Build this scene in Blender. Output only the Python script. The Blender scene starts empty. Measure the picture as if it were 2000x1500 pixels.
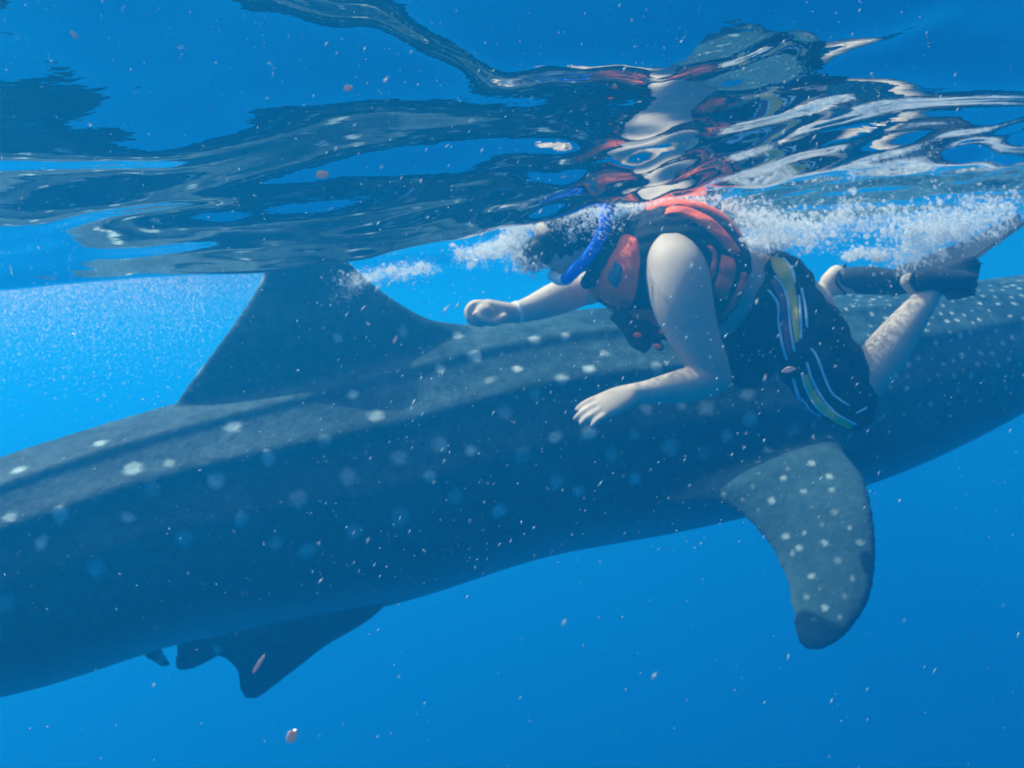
import bpy, bmesh, math, random
import numpy as np
from mathutils import Vector, Matrix
from mathutils.bvhtree import BVHTree

random.seed(7); rng = np.random.default_rng(7)
scene = bpy.context.scene
col = scene.collection
R = math.radians

# ---------------------------------------------------------------- camera
F = 1732.0                       # focal length in photo pixels (2000 wide), 60 deg across
CAM = np.array([0.0, 0.0, -0.46])
PITCH, ROLL = R(-3.6), R(4.5)
fw = np.array([0, math.cos(PITCH), math.sin(PITCH)])
X0 = np.array([1.0, 0, 0]); U0 = np.array([0, -math.sin(PITCH), math.cos(PITCH)])
rt = math.cos(ROLL) * X0 - math.sin(ROLL) * U0
up = math.sin(ROLL) * X0 + math.cos(ROLL) * U0
cam_d = bpy.data.cameras.new('camera'); cam = bpy.data.objects.new('camera', cam_d); col.objects.link(cam)
cam_d.sensor_width = 36; cam_d.lens = 18 / math.tan(R(30)); cam_d.clip_start = 0.02; cam_d.clip_end = 500
cam.matrix_world = Matrix(((rt[0], up[0], -fw[0], CAM[0]), (rt[1], up[1], -fw[1], CAM[1]),
                           (rt[2], up[2], -fw[2], CAM[2]), (0, 0, 0, 1)))
scene.camera = cam
cam_d.dof.use_dof = True; cam_d.dof.focus_distance = 1.6; cam_d.dof.aperture_fstop = 5.6     # focused on the near specks, as in the photograph

# ---------------------------------------------------------------- sky, sun, exposure
SUN = np.array([-0.46, 0.24, 0.86]); SUN = SUN / np.linalg.norm(SUN)
world = bpy.data.worlds.new('World'); scene.world = world; world.use_nodes = True
wn = world.node_tree.nodes; wl = world.node_tree.links
sky = wn.new('ShaderNodeTexSky'); sky.sky_type = 'NISHITA'; sky.sun_disc = False
sky.sun_elevation = math.asin(SUN[2]); sky.sun_rotation = math.atan2(SUN[0], SUN[1])
sky.dust_density = 6.0; sky.ozone_density = 0.4; sky.air_density = 0.8
wn['Background'].inputs[1].default_value = 0.15
wl.new(sky.outputs[0], wn['Background'].inputs[0])
sd = bpy.data.lights.new('sun', 'SUN'); sd.energy = 5.0; sd.angle = R(0.6); sd.color = (1.0, 0.95, 0.86)
so = bpy.data.objects.new('sun', sd); col.objects.link(so)
so.rotation_euler = Vector(SUN).to_track_quat('Z', 'Y').to_euler(); so.location = (-4, 3, 9)
vs = scene.view_settings
vs.view_transform = 'Standard'; vs.look = 'None'; vs.gamma = 1; vs.exposure = 0.74; vs.use_curve_mapping = False
scene.render.engine = 'CYCLES'
cy = scene.cycles
cy.use_denoising = True; cy.max_bounces = 8; cy.volume_bounces = 3; cy.glossy_bounces = 4
cy.diffuse_bounces = 2; cy.transmission_bounces = 4; cy.transparent_max_bounces = 12
cy.caustics_reflective = False; cy.caustics_refractive = False
cy.sample_clamp_indirect = 3.0; cy.sample_clamp_direct = 12.0
cy.filter_width = 1.7

# ---------------------------------------------------------------- helpers
def P(px, py, D):
    """point seen at photo pixel (px, py), D metres in front of the lens"""
    return CAM + D * (fw + (px - 1000) / F * rt - (py - 750) / F * up)
def pix(p):
    d = np.asarray(p) - CAM; z = d @ fw
    return 1000 + F * (d @ rt) / z, 750 - F * (d @ up) / z, z
def nrm(v): v = np.asarray(v, float); return v / (np.linalg.norm(v) + 1e-12)
def catmull(pts, n):
    """n points on a Catmull-Rom curve through rows of pts"""
    p = np.asarray(pts, float); k = len(p)
    q = np.vstack([2 * p[0] - p[1], p, 2 * p[-1] - p[-2]])
    out = []
    for t in np.linspace(0, k - 1 - 1e-9, n):
        i = int(t); f = t - i; a, b, c, d = q[i:i + 4]
        out.append(0.5 * (2 * b + (c - a) * f + (2 * a - 5 * b + 4 * c - d) * f * f + (3 * b - a - 3 * c + d) * f ** 3))
    return np.array(out)
class MB:
    """collects rings, balls and sheets; builds ONE mesh"""
    def __init__(s): s.v = []; s.f = []; s.n = 0
    def add(s, verts, faces):
        s.v.append(np.asarray(verts, float)); s.f += [tuple(i + s.n for i in f) for f in faces]; s.n += len(verts)
    def rings(s, rings, cap=True, closed=True):
        k = len(rings[0]); V = np.vstack(rings); f = []
        for i in range(len(rings) - 1):
            for j in range(k if closed else k - 1):
                a = i * k + j; b = i * k + (j + 1) % k
                f.append((a, b, b + k, a + k))
        if cap:
            f.append(tuple(range(k))[::-1]); f.append(tuple((len(rings) - 1) * k + j for j in range(k)))
        s.add(V, f)
    def limb(s, pts, n=16, seg=24, side=None):
        n *= 2; seg *= 2
        """pts rows: x y z ru rv (rv optional); round-ended tapering tube"""
        p = np.array([list(r_) if len(r_) == 5 else list(r_[:4]) + [r_[3]] for r_ in pts], float)
        q = catmull(p, n) if len(p) > 2 else np.array([p[0] + (p[-1] - p[0]) * t for t in np.linspace(0, 1, n)])
        T = np.gradient(q[:, :3], axis=0); T = T / np.linalg.norm(T, axis=1)[:, None]
        u = np.asarray(side, float) if side is not None else np.cross(T[0], [0.3, 0.2, 0.93])
        rings = []; th = np.linspace(0, 2 * math.pi, seg, endpoint=False)
        fr = []
        for i in range(n):
            u = nrm(u - T[i] * (u @ T[i])); w = np.cross(T[i], u); fr.append((u, w))
        def ring(c, i, k):
            u, w = fr[i]
            return c + k * (np.outer(np.cos(th), u) * q[i, 3] + np.outer(np.sin(th), w) * q[i, 4])
        e0 = min(q[0, 3], q[0, 4]); e1 = min(q[-1, 3], q[-1, 4])
        for a in (80, 60, 40, 20): rings.append(ring(q[0, :3] - T[0] * e0 * math.sin(R(a)), 0, math.cos(R(a))))
        for i in range(n): rings.append(ring(q[i, :3], i, 1))
        for a in (20, 40, 60, 80): rings.append(ring(q[-1, :3] + T[-1] * e1 * math.sin(R(a)), n - 1, math.cos(R(a))))
        s.rings(rings)
    def ball(s, c, ax, ay, az, seg=20, rows=12):
        """ellipsoid with three (perpendicular) axis vectors"""
        c, ax, ay, az = map(lambda t: np.asarray(t, float), (c, ax, ay, az)); rings = []
        th = np.linspace(0, 2 * math.pi, seg, endpoint=False)
        for i in range(rows):
            a = math.pi * ((i + 0.35) / (rows - 0.3) - 0.5)
            rings.append(c + az * math.sin(a) + math.cos(a) * (np.outer(np.cos(th), ax) + np.outer(np.sin(th), ay)))
        s.rings(rings)
    def mesh(s, name):
        m = bpy.data.meshes.new(name); m.from_pydata(np.vstack(s.v).tolist(), [], s.f); m.update()
        bm = bmesh.new(); bm.from_mesh(m); bmesh.ops.recalc_face_normals(bm, faces=bm.faces[:]); bm.to_mesh(m); bm.free()
        m.polygons.foreach_set('use_smooth', [True] * len(m.polygons)); return m
def link(name, me, mat, parent=None, **props):
    o = bpy.data.objects.new(name, me); col.objects.link(o)
    if me is not None and mat is not None: me.materials.clear(); me.materials.append(mat)
    o.parent = parent
    for k, v in props.items(): o[k] = v
    return o
def fuse(mb, voxel, smooth=6, factor=0.5):
    """one continuous skin round everything in the builder"""
    o = bpy.data.objects.new('tmp', mb.mesh('tmp')); col.objects.link(o)
    r = o.modifiers.new('r', 'REMESH'); r.mode = 'VOXEL'; r.voxel_size = voxel; r.use_smooth_shade = True
    if smooth:
        m = o.modifiers.new('s', 'SMOOTH'); m.iterations = smooth; m.factor = factor
    dg = bpy.context.evaluated_depsgraph_get(); dg.update()
    me = bpy.data.meshes.new_from_object(o.evaluated_get(dg)); bpy.data.objects.remove(o)
    me.polygons.foreach_set('use_smooth', [True] * len(me.polygons)); return me
def coords(me):
    a = np.empty(len(me.vertices) * 3); me.vertices.foreach_get('co', a); return a.reshape(-1, 3)
def normals(me):
    a = np.empty(len(me.vertices) * 3); me.vertices.foreach_get('normal', a); return a.reshape(-1, 3)
def attr(me, name, vals):
    a = me.attributes.new(name, 'FLOAT', 'POINT'); a.data.foreach_set('value', np.asarray(vals, np.float32))
def tree_of(me):
    return BVHTree.FromPolygons([tuple(v.co) for v in me.vertices], [tuple(p.vertices) for p in me.polygons])
def smooth01(x): x = np.clip(x, 0, 1); return x * x * (3 - 2 * x)
def ray(tree, px, py):
    d = fw + (px - 1000) / F * rt - (py - 750) / F * up
    h, n, i, t = tree.ray_cast(Vector(CAM), Vector(nrm(d)))
    return (None, None) if h is None else (np.array(h), np.array(n))

# ---------------------------------------------------------------- materials
def material(name, base=(.5, .5, .5), rough=.6, spec=.06, **kw):   # in water the skin-to-water step is small, so little gloss
    m = bpy.data.materials.new(name); m.use_nodes = True
    b = m.node_tree.nodes['Principled BSDF']
    b.inputs['Base Color'].default_value = (*base, 1); b.inputs['Roughness'].default_value = rough
    b.inputs['Specular IOR Level'].default_value = spec
    for k, v in kw.items(): b.inputs[k].default_value = v
    return m
def N(m, t, **kw):
    n = m.node_tree.nodes.new(t)
    for k, v in kw.items(): setattr(n, k, v)
    return n
def L(m, a, b): m.node_tree.links.new(a, b)
def mottle(m, c0, c1, scale=12, detail=6, bump=0.0, bscale=60, dist=0.01):
    """two-tone grain plus fine relief"""
    nt = m.node_tree; b = nt.nodes['Principled BSDF']
    tc = N(m, 'ShaderNodeTexCoord'); nz = N(m, 'ShaderNodeTexNoise'); nz.inputs['Scale'].default_value = scale
    nz.inputs['Detail'].default_value = detail; nz.inputs['Roughness'].default_value = .6
    L(m, tc.outputs['Object'], nz.inputs['Vector'])
    rp = N(m, 'ShaderNodeValToRGB'); rp.color_ramp.elements[0].position = .3; rp.color_ramp.elements[1].position = .7
    rp.color_ramp.elements[0].color = (*c0, 1); rp.color_ramp.elements[1].color = (*c1, 1)
    L(m, nz.outputs['Fac'], rp.inputs['Fac']); L(m, rp.outputs['Color'], b.inputs['Base Color'])
    if bump:
        n2 = N(m, 'ShaderNodeTexNoise'); n2.inputs['Scale'].default_value = bscale; n2.inputs['Detail'].default_value = 5
        L(m, tc.outputs['Object'], n2.inputs['Vector'])
        bp = N(m, 'ShaderNodeBump'); bp.inputs['Strength'].default_value = bump; bp.inputs['Distance'].default_value = dist
        L(m, n2.outputs['Fac'], bp.inputs['Height']); L(m, bp.outputs['Normal'], b.inputs['Normal'])
    return rp
#SETTING
# ---------------------------------------------------------------- the sea surface, seen from below
_yy = np.linspace(-6, 14, 2001)
def _profile(knots):
    """height along the view from knots (y, z), corners rounded off"""
    z = np.interp(_yy, [k[0] for k in knots], [k[1] for k in knots]); k = np.exp(-np.linspace(-2.2, 2.2, 17) ** 2); k /= k.sum()
    return np.convolve(np.pad(z, 8, mode='edge'), k, 'valid')
_left = _profile(((-6, -.1), (-2, .05), (.4, .26), (1.0, .185), (1.45, .062), (2.0, -.04), (2.70, -.245), (3.3, -.10), (5.5, .06), (9, .0), (14, .03)))
_right = _profile(((-6, -.1), (-2, .05), (.4, .28), (1.0, .225), (1.25, .16), (1.95, -.04), (3.1, -.068), (3.75, -.13), (4.6, -.04), (6.5, .06), (10, 0), (14, .03)))
def swell(x, y):
    w = smooth01((x + .75) / 1.7); q = y + .07 * np.sin(1.3 * x + .5) + .03 * np.sin(3.1 * x)
    far = smooth01((np.abs(y) - 9) / 4)
    return (np.interp(q, _yy, _left) * (1 - w) + np.interp(q, _yy, _right) * w) * (1 - far)
_w = []; random.seed(7)
for lam0, lam1, slope, cnt, spread in ((1.1, 2.0, .050, 6, .40), (.50, 1.0, .055, 9, .40), (.20, .45, .030, 12, .45), (.09, .2, .006, 10, .8)):
    for i in range(cnt):
        lam = random.uniform(lam0, lam1); a = random.gauss(math.pi / 2, spread * .6); k = 2 * math.pi / lam
        _w.append((k * math.cos(a), k * math.sin(a), random.uniform(0, 6.28), slope / k * math.sqrt(2.0 / cnt), lam))
def sea(x, y):
    z = swell(x, y)
    far = np.sqrt(x * x + y * y)
    xw = x + .10 * np.sin(2.1 * y + .7 * x) + .05 * np.sin(4.3 * x + 2 * y); yw = y + .08 * np.sin(1.7 * x + .4) + .04 * np.sin(3.9 * x - 1.1 * y)
    for kx, ky, ph, am, lam in _w:
        fade = np.clip(1.4 - far / (30 * lam + 4), 0, 1)
        s = np.sin(kx * xw + ky * yw + ph); z = z + am * fade * (s + .35 * s * s - .17)
    g = np.exp(-(((x - .8) / 1.1) ** 2 + ((y - 2.7) / .6) ** 2))                # chop round the swimmer
    u = xw + .06 * np.sin(7 * y + 3 * x); v = yw + .05 * np.sin(6 * x - 2 * y)
    for kx, ky, am in ((9, 21, .0075), (-14, 27, .005), (19, 12, .005), (-6, 35, .0035), (31, 22, .0022)):
        z = z + g * am * np.sin(kx * u + ky * v + 2.2 * np.sin(.21 * ky * x + .17 * kx * y))
    g = np.exp(-(((x + 1.0) / .9) ** 2 + ((y - 2.35) / .45) ** 2))               # fine long-crested ripples by the trough
    for kx, ky, am in ((3, 25, .0042), (-5, 38, .0022), (7, 17, .005), (-2, 52, .0010)):
        z = z + g * am * np.sin(kx * u + ky * v + 1.8 * np.sin(2.3 * x + .5 * ky * y * .2))
    g = np.exp(-(((x + .80) / 1.0) ** 2 + ((y - 2.05) / .36) ** 2))              # bolder long-crested ripples that break up the reflection
    for kx, ky, am in ((2.5, 12, .0100), (-3.5, 18, .0055), (5, 23, .0026)):
        z = z + g * am * np.sin(kx * u + ky * v + 1.3 * np.sin(1.9 * x + ky * .1) + .7 * ky)
    z = z + .0065 * np.exp(-((x + .33) / .25) ** 2) * np.tanh((y - 1.69) / .07) * np.exp(-((y - 1.69) / .3) ** 2)
    # a steep little wavelet running across in front of the camera, its near face catching the shark's reflection
    yc = np.interp(x, (-.9, -.47, -.26, 0, .38, .76, 1.3), (1.22, 1.37, 1.52, 1.72, 1.76, 1.72, 1.66)) + .014 * np.sin(19 * x + 1) + .008 * np.sin(43 * x) + .02 * np.sin(6 * x)
    win = smooth01((x + .75) / .3) * smooth01((1.25 - x) / .5)
    z = z + win * (.034 + .006 * np.sin(4.1 * x)) * .5 * (1 + np.tanh((y - yc) / .062)) * np.exp(-np.maximum(y - yc, 0) / .9)
    return z
def axis(lo, hi, step, end0, end1):
    a = list(np.arange(lo, hi, step)); s = step; b = []
    v = hi
    while v < end1: b.append(v); s *= 1.12; v += s
    s = step; v = lo; c = []
    while True:
        s *= 1.12; v -= s
        if v < end0: break
        c.append(v)
    return np.array(c[::-1] + a + b)
gx = axis(-3.2, 3.4, .014, -90, 90); gy = axis(.6, 4.6, .012, -90, 90)
GX, GY = np.meshgrid(gx, gy); GZ = sea(GX, GY)
nx, ny = len(gx), len(gy)
me = bpy.data.meshes.new('sea_surface')
V = np.stack([GX, GY, GZ], -1).reshape(-1, 3)
idx = np.arange(nx * ny).reshape(ny, nx)
Q = np.stack([idx[:-1, :-1], idx[:-1, 1:], idx[1:, 1:], idx[1:, :-1]], -1).reshape(-1, 4)
me.vertices.add(len(V)); me.vertices.foreach_set('co', V.ravel())
me.loops.add(Q.size); me.loops.foreach_set('vertex_index', Q.ravel().astype(np.int32))
me.polygons.add(len(Q)); me.polygons.foreach_set('loop_start', np.arange(0, Q.size, 4, dtype=np.int32))
me.update(calc_edges=True); me.polygons.foreach_set('use_smooth', [True] * len(Q))
m_sea = bpy.data.materials.new('sea_surface'); m_sea.use_nodes = True
nt = m_sea.node_tree; nt.nodes.clear()
out = N(m_sea, 'ShaderNodeOutputMaterial'); mix = N(m_sea, 'ShaderNodeMixShader'); fr = N(m_sea, 'ShaderNodeFresnel')
fr.inputs['IOR'].default_value = 1.33                         # real Fresnel: total reflection from below past 49 degrees
tr = N(m_sea, 'ShaderNodeBsdfTransparent'); gl = N(m_sea, 'ShaderNodeBsdfGlossy'); gl.inputs['Roughness'].default_value = 0.0
gl.inputs['Color'].default_value = (.96, .97, .98, 1)
tc = N(m_sea, 'ShaderNodeTexCoord'); mp = N(m_sea, 'ShaderNodeMapping'); mp.inputs['Scale'].default_value = (7, 16, 1)
nz = N(m_sea, 'ShaderNodeTexNoise'); nz.inputs['Scale'].default_value = 1; nz.inputs['Detail'].default_value = 3
bp = N(m_sea, 'ShaderNodeBump'); bp.inputs['Strength'].default_value = .12; bp.inputs['Distance'].default_value = .01
L(m_sea, tc.outputs['Object'], mp.inputs[0]); L(m_sea, mp.outputs[0], nz.inputs['Vector']); L(m_sea, nz.outputs['Fac'], bp.inputs['Height'])
L(m_sea, bp.outputs[0], fr.inputs['Normal']); L(m_sea, bp.outputs[0], gl.inputs['Normal'])
L(m_sea, fr.outputs[0], mix.inputs[0]); L(m_sea, tr.outputs[0], mix.inputs[1]); L(m_sea, gl.outputs[0], mix.inputs[2]); L(m_sea, mix.outputs[0], out.inputs[0])
link('sea_surface', me, m_sea, kind='structure', label='rippled underside of the sea surface mirroring the water below')

# the water itself: one even volume round everything
bm = bmesh.new(); bmesh.ops.create_cube(bm, size=1)
for v in bm.verts: v.co = Vector((v.co.x * 200, v.co.y * 200, -34.6 + v.co.z * 70.6))
me = bpy.data.meshes.new('haze'); bm.to_mesh(me); bm.free()
m_h = bpy.data.materials.new('sea_water'); m_h.use_nodes = True; nt = m_h.node_tree; nt.nodes.clear()
out = N(m_h, 'ShaderNodeOutputMaterial'); pv = N(m_h, 'ShaderNodeVolumePrincipled')
pv.inputs['Color'].default_value = (.005, .225, .52, 1); pv.inputs['Density'].default_value = .162
pv.inputs['Absorption Color'].default_value = (.03, .28, .42, 1)
pv.inputs['Anisotropy'].default_value = .35
L(m_h, pv.outputs[0], out.inputs['Volume'])
link('haze', me, m_h, kind='stuff', label='clear blue sea water filling the whole view', category='water')

#SHARK
# ---------------------------------------------------------------- whale shark
SP = [  # photo x, centre y, distance, half height, half width
    (-1060, 1440, 2.35, .085, .07), (-900, 1395, 2.42, .12, .10), (-700, 1335, 2.55, .19, .16), (-350, 1232, 2.8, .305, .27), (0, 1133, 3.1, .40, .36),
    (330, 1030, 3.4, .445, .43), (700, 948, 3.75, .535, .53), (1000, 868, 4.0, .555, .58), (1300, 826, 4.2, .55, .61), (1600, 775, 4.4, .50, .63),
    (1850, 700, 4.7, .40, .61), (2000, 640, 4.95, .295, .58), (2150, 603, 5.2, .245, .54), (2280, 578, 5.4, .19, .46), (2330, 570, 5.47, .12, .34)]
spine = catmull([list(P(a, b, d)) + [rv, rl] for a, b, d, rv, rl in SP], 300)
ST = np.gradient(spine[:, :3], axis=0); ST /= np.linalg.norm(ST, axis=1)[:, None]
th = np.linspace(0, 2 * math.pi, 200, endpoint=False)
mb = MB(); rings = []
for i in range(300):
    T = ST[i]; S = nrm(np.cross(T, [0, 0, 1])); U = np.cross(S, T)      # S points to the camera's side of the body
    f = i / 299; body = smooth01((f - .06) / .2) * smooth01((.80 - f) / .25)
    a = np.abs(((th + math.pi) % (2 * math.pi)) - math.pi)              # angle from the back
    ex = 1 + .07 * np.cos(2 * a) * 0 + .05 * np.sin(a) ** 2 * np.cos(a) # fuller shoulders, flatter belly
    k = ex.copy()
    for c, w, h in ((R(0), .10, .030), (R(36), .085, .048), (R(60), .085, .055), (R(84), .085, .052)):
        d = (a - c + .02 * np.sin(f * 23))
        k += body * h * np.where(d > 0, np.exp(-(d / (w * .45)) ** 2), np.exp(-(d / (w * 1.5)) ** 2))
    rv, rl = spine[i, 3], spine[i, 4]
    low = np.where(np.cos(a) < 0, 1 - .10 * np.cos(a) ** 2 * smooth01((f - .3) / .3), 1)
    rings.append(spine[i, :3] + np.outer(np.cos(th) * k * low * rv, U) + np.outer(np.sin(th) * k * rl, S))
mb.rings(rings)
def fin(mb, le, te, thick, n=26, m=18, flare=.5):
    """blade between a leading and a trailing edge (rows of points), lens-shaped in section"""
    A = catmull(le, n); B = catmull(te, n); rings = []
    for i in range(n):
        c = B[i] - A[i]; t = np.linspace(0, 1, m)
        j = min(i + 1, n - 1); g = (A[j] + B[j]) - (A[max(i - 1, 0)] + B[max(i - 1, 0)])
        nn = nrm(np.cross(c, g)); f = i / (n - 1)
        prof = thick * ((1 - .72 * f) + flare * math.exp(-f * 7)) * (np.sqrt(t) * (1 - t) ** .8 * 2.0 + .12) 
        top = A[i] + np.outer(t, c) + np.outer(prof, nn); bot = A[i] + np.outer(t, c) - np.outer(prof, nn)
        rings.append(np.vstack([top, bot[::-1]]))
    mb.rings(rings)
def pts(rows): return np.array([P(*r) for r in rows])
# first dorsal fin
fin(mb, pts([(1040, 790, 3.93), (945, 652, 3.84), (835, 622, 3.71), (742, 566, 3.64), (675, 505, 3.58), (620, 455, 3.55), (575, 430, 3.53)]),
        pts([(290, 910, 3.36), (338, 797, 3.34), (430, 668, 3.38), (490, 580, 3.43), (520, 520, 3.46), (535, 470, 3.49), (548, 442, 3.51)]), .085, flare=1.6)
# second dorsal fin, on the tail behind the frame's edge
fin(mb, pts([(-430, 1180, 2.75), (-480, 1090, 2.70), (-560, 1000, 2.66), (-590, 975, 2.65)]), pts([(-640, 1220, 2.6), (-620, 1130, 2.62), (-620, 1030, 2.63), (-612, 985, 2.64)]), .04)
# near pectoral fin
fin(mb, pts([(1700, 825, 4.05), (1645, 868, 3.64), (1686, 930, 3.46), (1706, 1000, 3.33), (1713, 1090, 3.22), (1698, 1175, 3.13), (1655, 1240, 3.07), (1612, 1268, 3.05)]),
        pts([(1360, 905, 3.90), (1296, 976, 3.52), (1420, 990, 3.44), (1490, 1050, 3.35), (1528, 1120, 3.25), (1545, 1190, 3.15), (1552, 1246, 3.08), (1572, 1270, 3.055)]), .05, n=34)
# far pectoral fin, hanging on the hidden side
fin(mb, pts([(1760, 740, 4.9), (1750, 790, 5.1), (1730, 840, 5.3), (1690, 870, 5.45)]), pts([(1480, 800, 4.8), (1540, 830, 5.05), (1600, 860, 5.28), (1650, 875, 5.44)]), .06)
# pelvic fins
fin(mb, pts([(790, 1140, 3.60), (730, 1205, 3.54), (645, 1256, 3.50), (580, 1306, 3.47), (530, 1345, 3.45), (505, 1364, 3.44)]),
        pts([(400, 1150, 3.32), (412, 1268, 3.36), (440, 1288, 3.38), (462, 1312, 3.41), (466, 1340, 3.42), (476, 1366, 3.43)]), .05)
fin(mb, pts([(560, 1180, 3.75), (470, 1255, 3.70), (410, 1292, 3.66), (372, 1311, 3.64)]), pts([(330, 1190, 3.6), (343, 1262, 3.62), (338, 1295, 3.62), (346, 1311, 3.63)]), .03)
# ragged little flap behind the pelvic fins
fin(mb, pts([(300, 1230, 3.40), (318, 1268, 3.40), (332, 1290, 3.40), (337, 1306, 3.40)]), pts([(255, 1240, 3.37), (275, 1282, 3.38), (305, 1298, 3.39), (322, 1309, 3.395)]), .018)
# tail fin
fin(mb, pts([(-960, 1400, 2.42), (-1150, 1290, 2.34), (-1330, 1120, 2.26), (-1440, 960, 2.2)]), pts([(-1090, 1440, 2.34), (-1230, 1390, 2.29), (-1400, 1200, 2.23), (-1470, 980, 2.19)]), .05)
fin(mb, pts([(-960, 1430, 2.42), (-1060, 1560, 2.37), (-1140, 1650, 2.33)]), pts([(-1120, 1450, 2.33), (-1150, 1540, 2.33), (-1170, 1640, 2.32)]), .045)
sk = fuse(mb, .0115, 9)
sv = coords(sk); sn = normals(sk); st = tree_of(sk)
# pale spots where the photograph shows them, then a scatter over what it does not show
SPOTS = [(37, 918, 30), (195, 866, 30), (260, 914, 32), (296, 955, 30), (118, 1003, 34), (455, 833, 32), (524, 894, 32), (422, 937, 32), (357, 1052, 34), (188, 1109, 40),
  (5, 1177, 42), (470, 1015, 32), (583, 975, 36), (680, 930, 34), (780, 893, 32), (735, 812, 30), (860, 868, 32), (985, 806, 32), (1022, 890, 34), (890, 970, 30), (782, 1010, 40),
  (692, 1040, 32), (957, 742, 24), (928, 695, 26), (1045, 663, 24), (787, 648, 22), (893, 655, 22), (1098, 740, 26), (1045, 772, 24), (1195, 888, 32), (1085, 853, 26), (1150, 845, 30),
  (1085, 942, 32), (1310, 872, 34), (1380, 797, 34), (1283, 717, 28), (1262, 798, 26), (1460, 770, 30), (1465, 820, 32), (1375, 885, 26), (1550, 840, 30), (975, 998, 30), (600, 1075, 36),
  (635, 860, 24), (690, 770, 20), (1180, 690, 20), (1130, 960, 26), (1240, 935, 26), (80, 1060, 28), (250, 1010, 24), (540, 1060, 26), (20, 1010, 26), (330, 905, 20), (660, 660, 18),
  (1105, 655, 18), (1150, 720, 22), (1205, 760, 24), (1330, 790, 24), (1420, 850, 26), (1500, 880, 22), (840, 930, 24), (920, 880, 22), (1010, 720, 18), (860, 720, 20), (1240, 850, 26)]
PECT = [(1480, 902), (1482, 924), (1537, 916), (1530, 934), (1414, 966), (1508, 977), (1482, 996), (1585, 990), (1572, 1040), (1535, 1047), (1547, 1081), (1637, 1095), (1585, 1125),
  (1610, 1187), (1650, 1165), (1625, 957), (1620, 930), (1538, 878), (1585, 905), (1600, 1150), (1660, 1030), (1630, 1000), (1560, 1070), (1665, 1130), (1470, 950), (1450, 975), (1570, 960),
  (1680, 1060), (1610, 1060), (1590, 1210), (1640, 1205), (1575, 1165), (1605, 1025)]
spots = []
for x, y, d in SPOTS:
    h, n = ray(st, x, y)
    if h is not None: spots.append((h, .5 * d / F * pix(h)[2] * 1.05, random.uniform(.40, .95)))
for x, y in PECT:
    h, n = ray(st, x, y)
    if h is not None: spots.append((h, random.uniform(.006, .015), random.uniform(.25, .8)))
placed = np.array([s[0] for s in spots])
px_, py_, pz_ = pix(sv)[0] if False else (1000 + F * ((sv - CAM) @ rt) / ((sv - CAM) @ fw), 750 - F * ((sv - CAM) @ up) / ((sv - CAM) @ fw), (sv - CAM) @ fw)
order = rng.permutation(len(sv))[:26000]; kept = [p for p in placed]
for i in order:
    p = sv[i]
    if sn[i, 2] < -.25: continue
    head = px_[i] > 1560 or (1290 < px_[i] and py_[i] > 960)
    if py_[i] > 862 and pz_[i] < 3.76 and px_[i] > 1280 and px_[i] < 1730: continue
    vis = -50 < px_[i] < 1480 and (sn[i] @ (CAM - p)) > 0
    if vis: continue
    gap = .058 if head else .20
    K = np.array(kept)
    if np.min(np.sum((K - p) ** 2, 1)) < gap * gap: continue
    kept.append(p); spots.append((p, random.uniform(.007, .014) if head else random.uniform(.022, .036), random.uniform(.55, 1)))
sp = np.zeros(len(sv))
for c, r, k in spots:
    d = sv - c; m = np.max(np.abs(d), axis=1) < r * 1.6
    e1 = nrm(rng.normal(0, 1, 3)); st_ = rng.uniform(.7, 1.0); dd = d[m] + np.outer((d[m] @ e1) * (1 / st_ - 1), e1)
    q = np.linalg.norm(dd, axis=1) / r; ph = rng.random() * 6
    q = q * (1 + .10 * np.sin(dd @ (e1 * 160) + ph) + .08 * np.sin(dd @ np.array([90, 190, 120]) + 2 * ph))
    sp[m] = np.maximum(sp[m], k * smooth01((1.3 - q) / .8))
attr(sk, 'spot', sp)
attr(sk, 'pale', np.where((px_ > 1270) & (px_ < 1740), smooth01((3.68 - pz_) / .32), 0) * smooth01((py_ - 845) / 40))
attr(sk, 'belly', smooth01((-sn[:, 2] - .45) / .5))
m_sk = material('shark_skin', rough=.6); nt = m_sk.node_tree; b = nt.nodes['Principled BSDF']
tc = N(m_sk, 'ShaderNodeTexCoord')
n1 = N(m_sk, 'ShaderNodeTexNoise'); n1.inputs['Scale'].default_value = 3.5; n1.inputs['Detail'].default_value = 8; n1.inputs['Roughness'].default_value = .65
L(m_sk, tc.outputs['Object'], n1.inputs['Vector'])
r1 = N(m_sk, 'ShaderNodeValToRGB'); e = r1.color_ramp.elements; e[0].position = .36; e[1].position = .64
e[0].color = (.013, .030, .036, 1); e[1].color = (.038, .070, .078, 1)
L(m_sk, n1.outputs['Fac'], r1.inputs['Fac'])
n2 = N(m_sk, 'ShaderNodeTexNoise'); n2.inputs['Scale'].default_value = 45; n2.inputs['Detail'].default_value = 4; L(m_sk, tc.outputs['Object'], n2.inputs['Vector'])
def mixc(m, fac, a, bcol):
    x = N(m, 'ShaderNodeMix', data_type='RGBA'); L(m, fac, x.inputs[0]); L(m, a, x.inputs[6]); x.inputs[7].default_value = (*bcol, 1); return x
n3 = N(m_sk, 'ShaderNodeTexNoise'); n3.inputs['Scale'].default_value = 22; n3.inputs['Detail'].default_value = 9; n3.inputs['Roughness'].default_value = .75; L(m_sk, tc.outputs['Object'], n3.inputs['Vector'])
r3 = N(m_sk, 'ShaderNodeValToRGB'); e = r3.color_ramp.elements; e[0].position = .36; e[1].position = .66; e[0].color = (.45, .45, .45, 1); e[1].color = (1.6, 1.6, 1.6, 1); L(m_sk, n3.outputs['Fac'], r3.inputs['Fac'])
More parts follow.
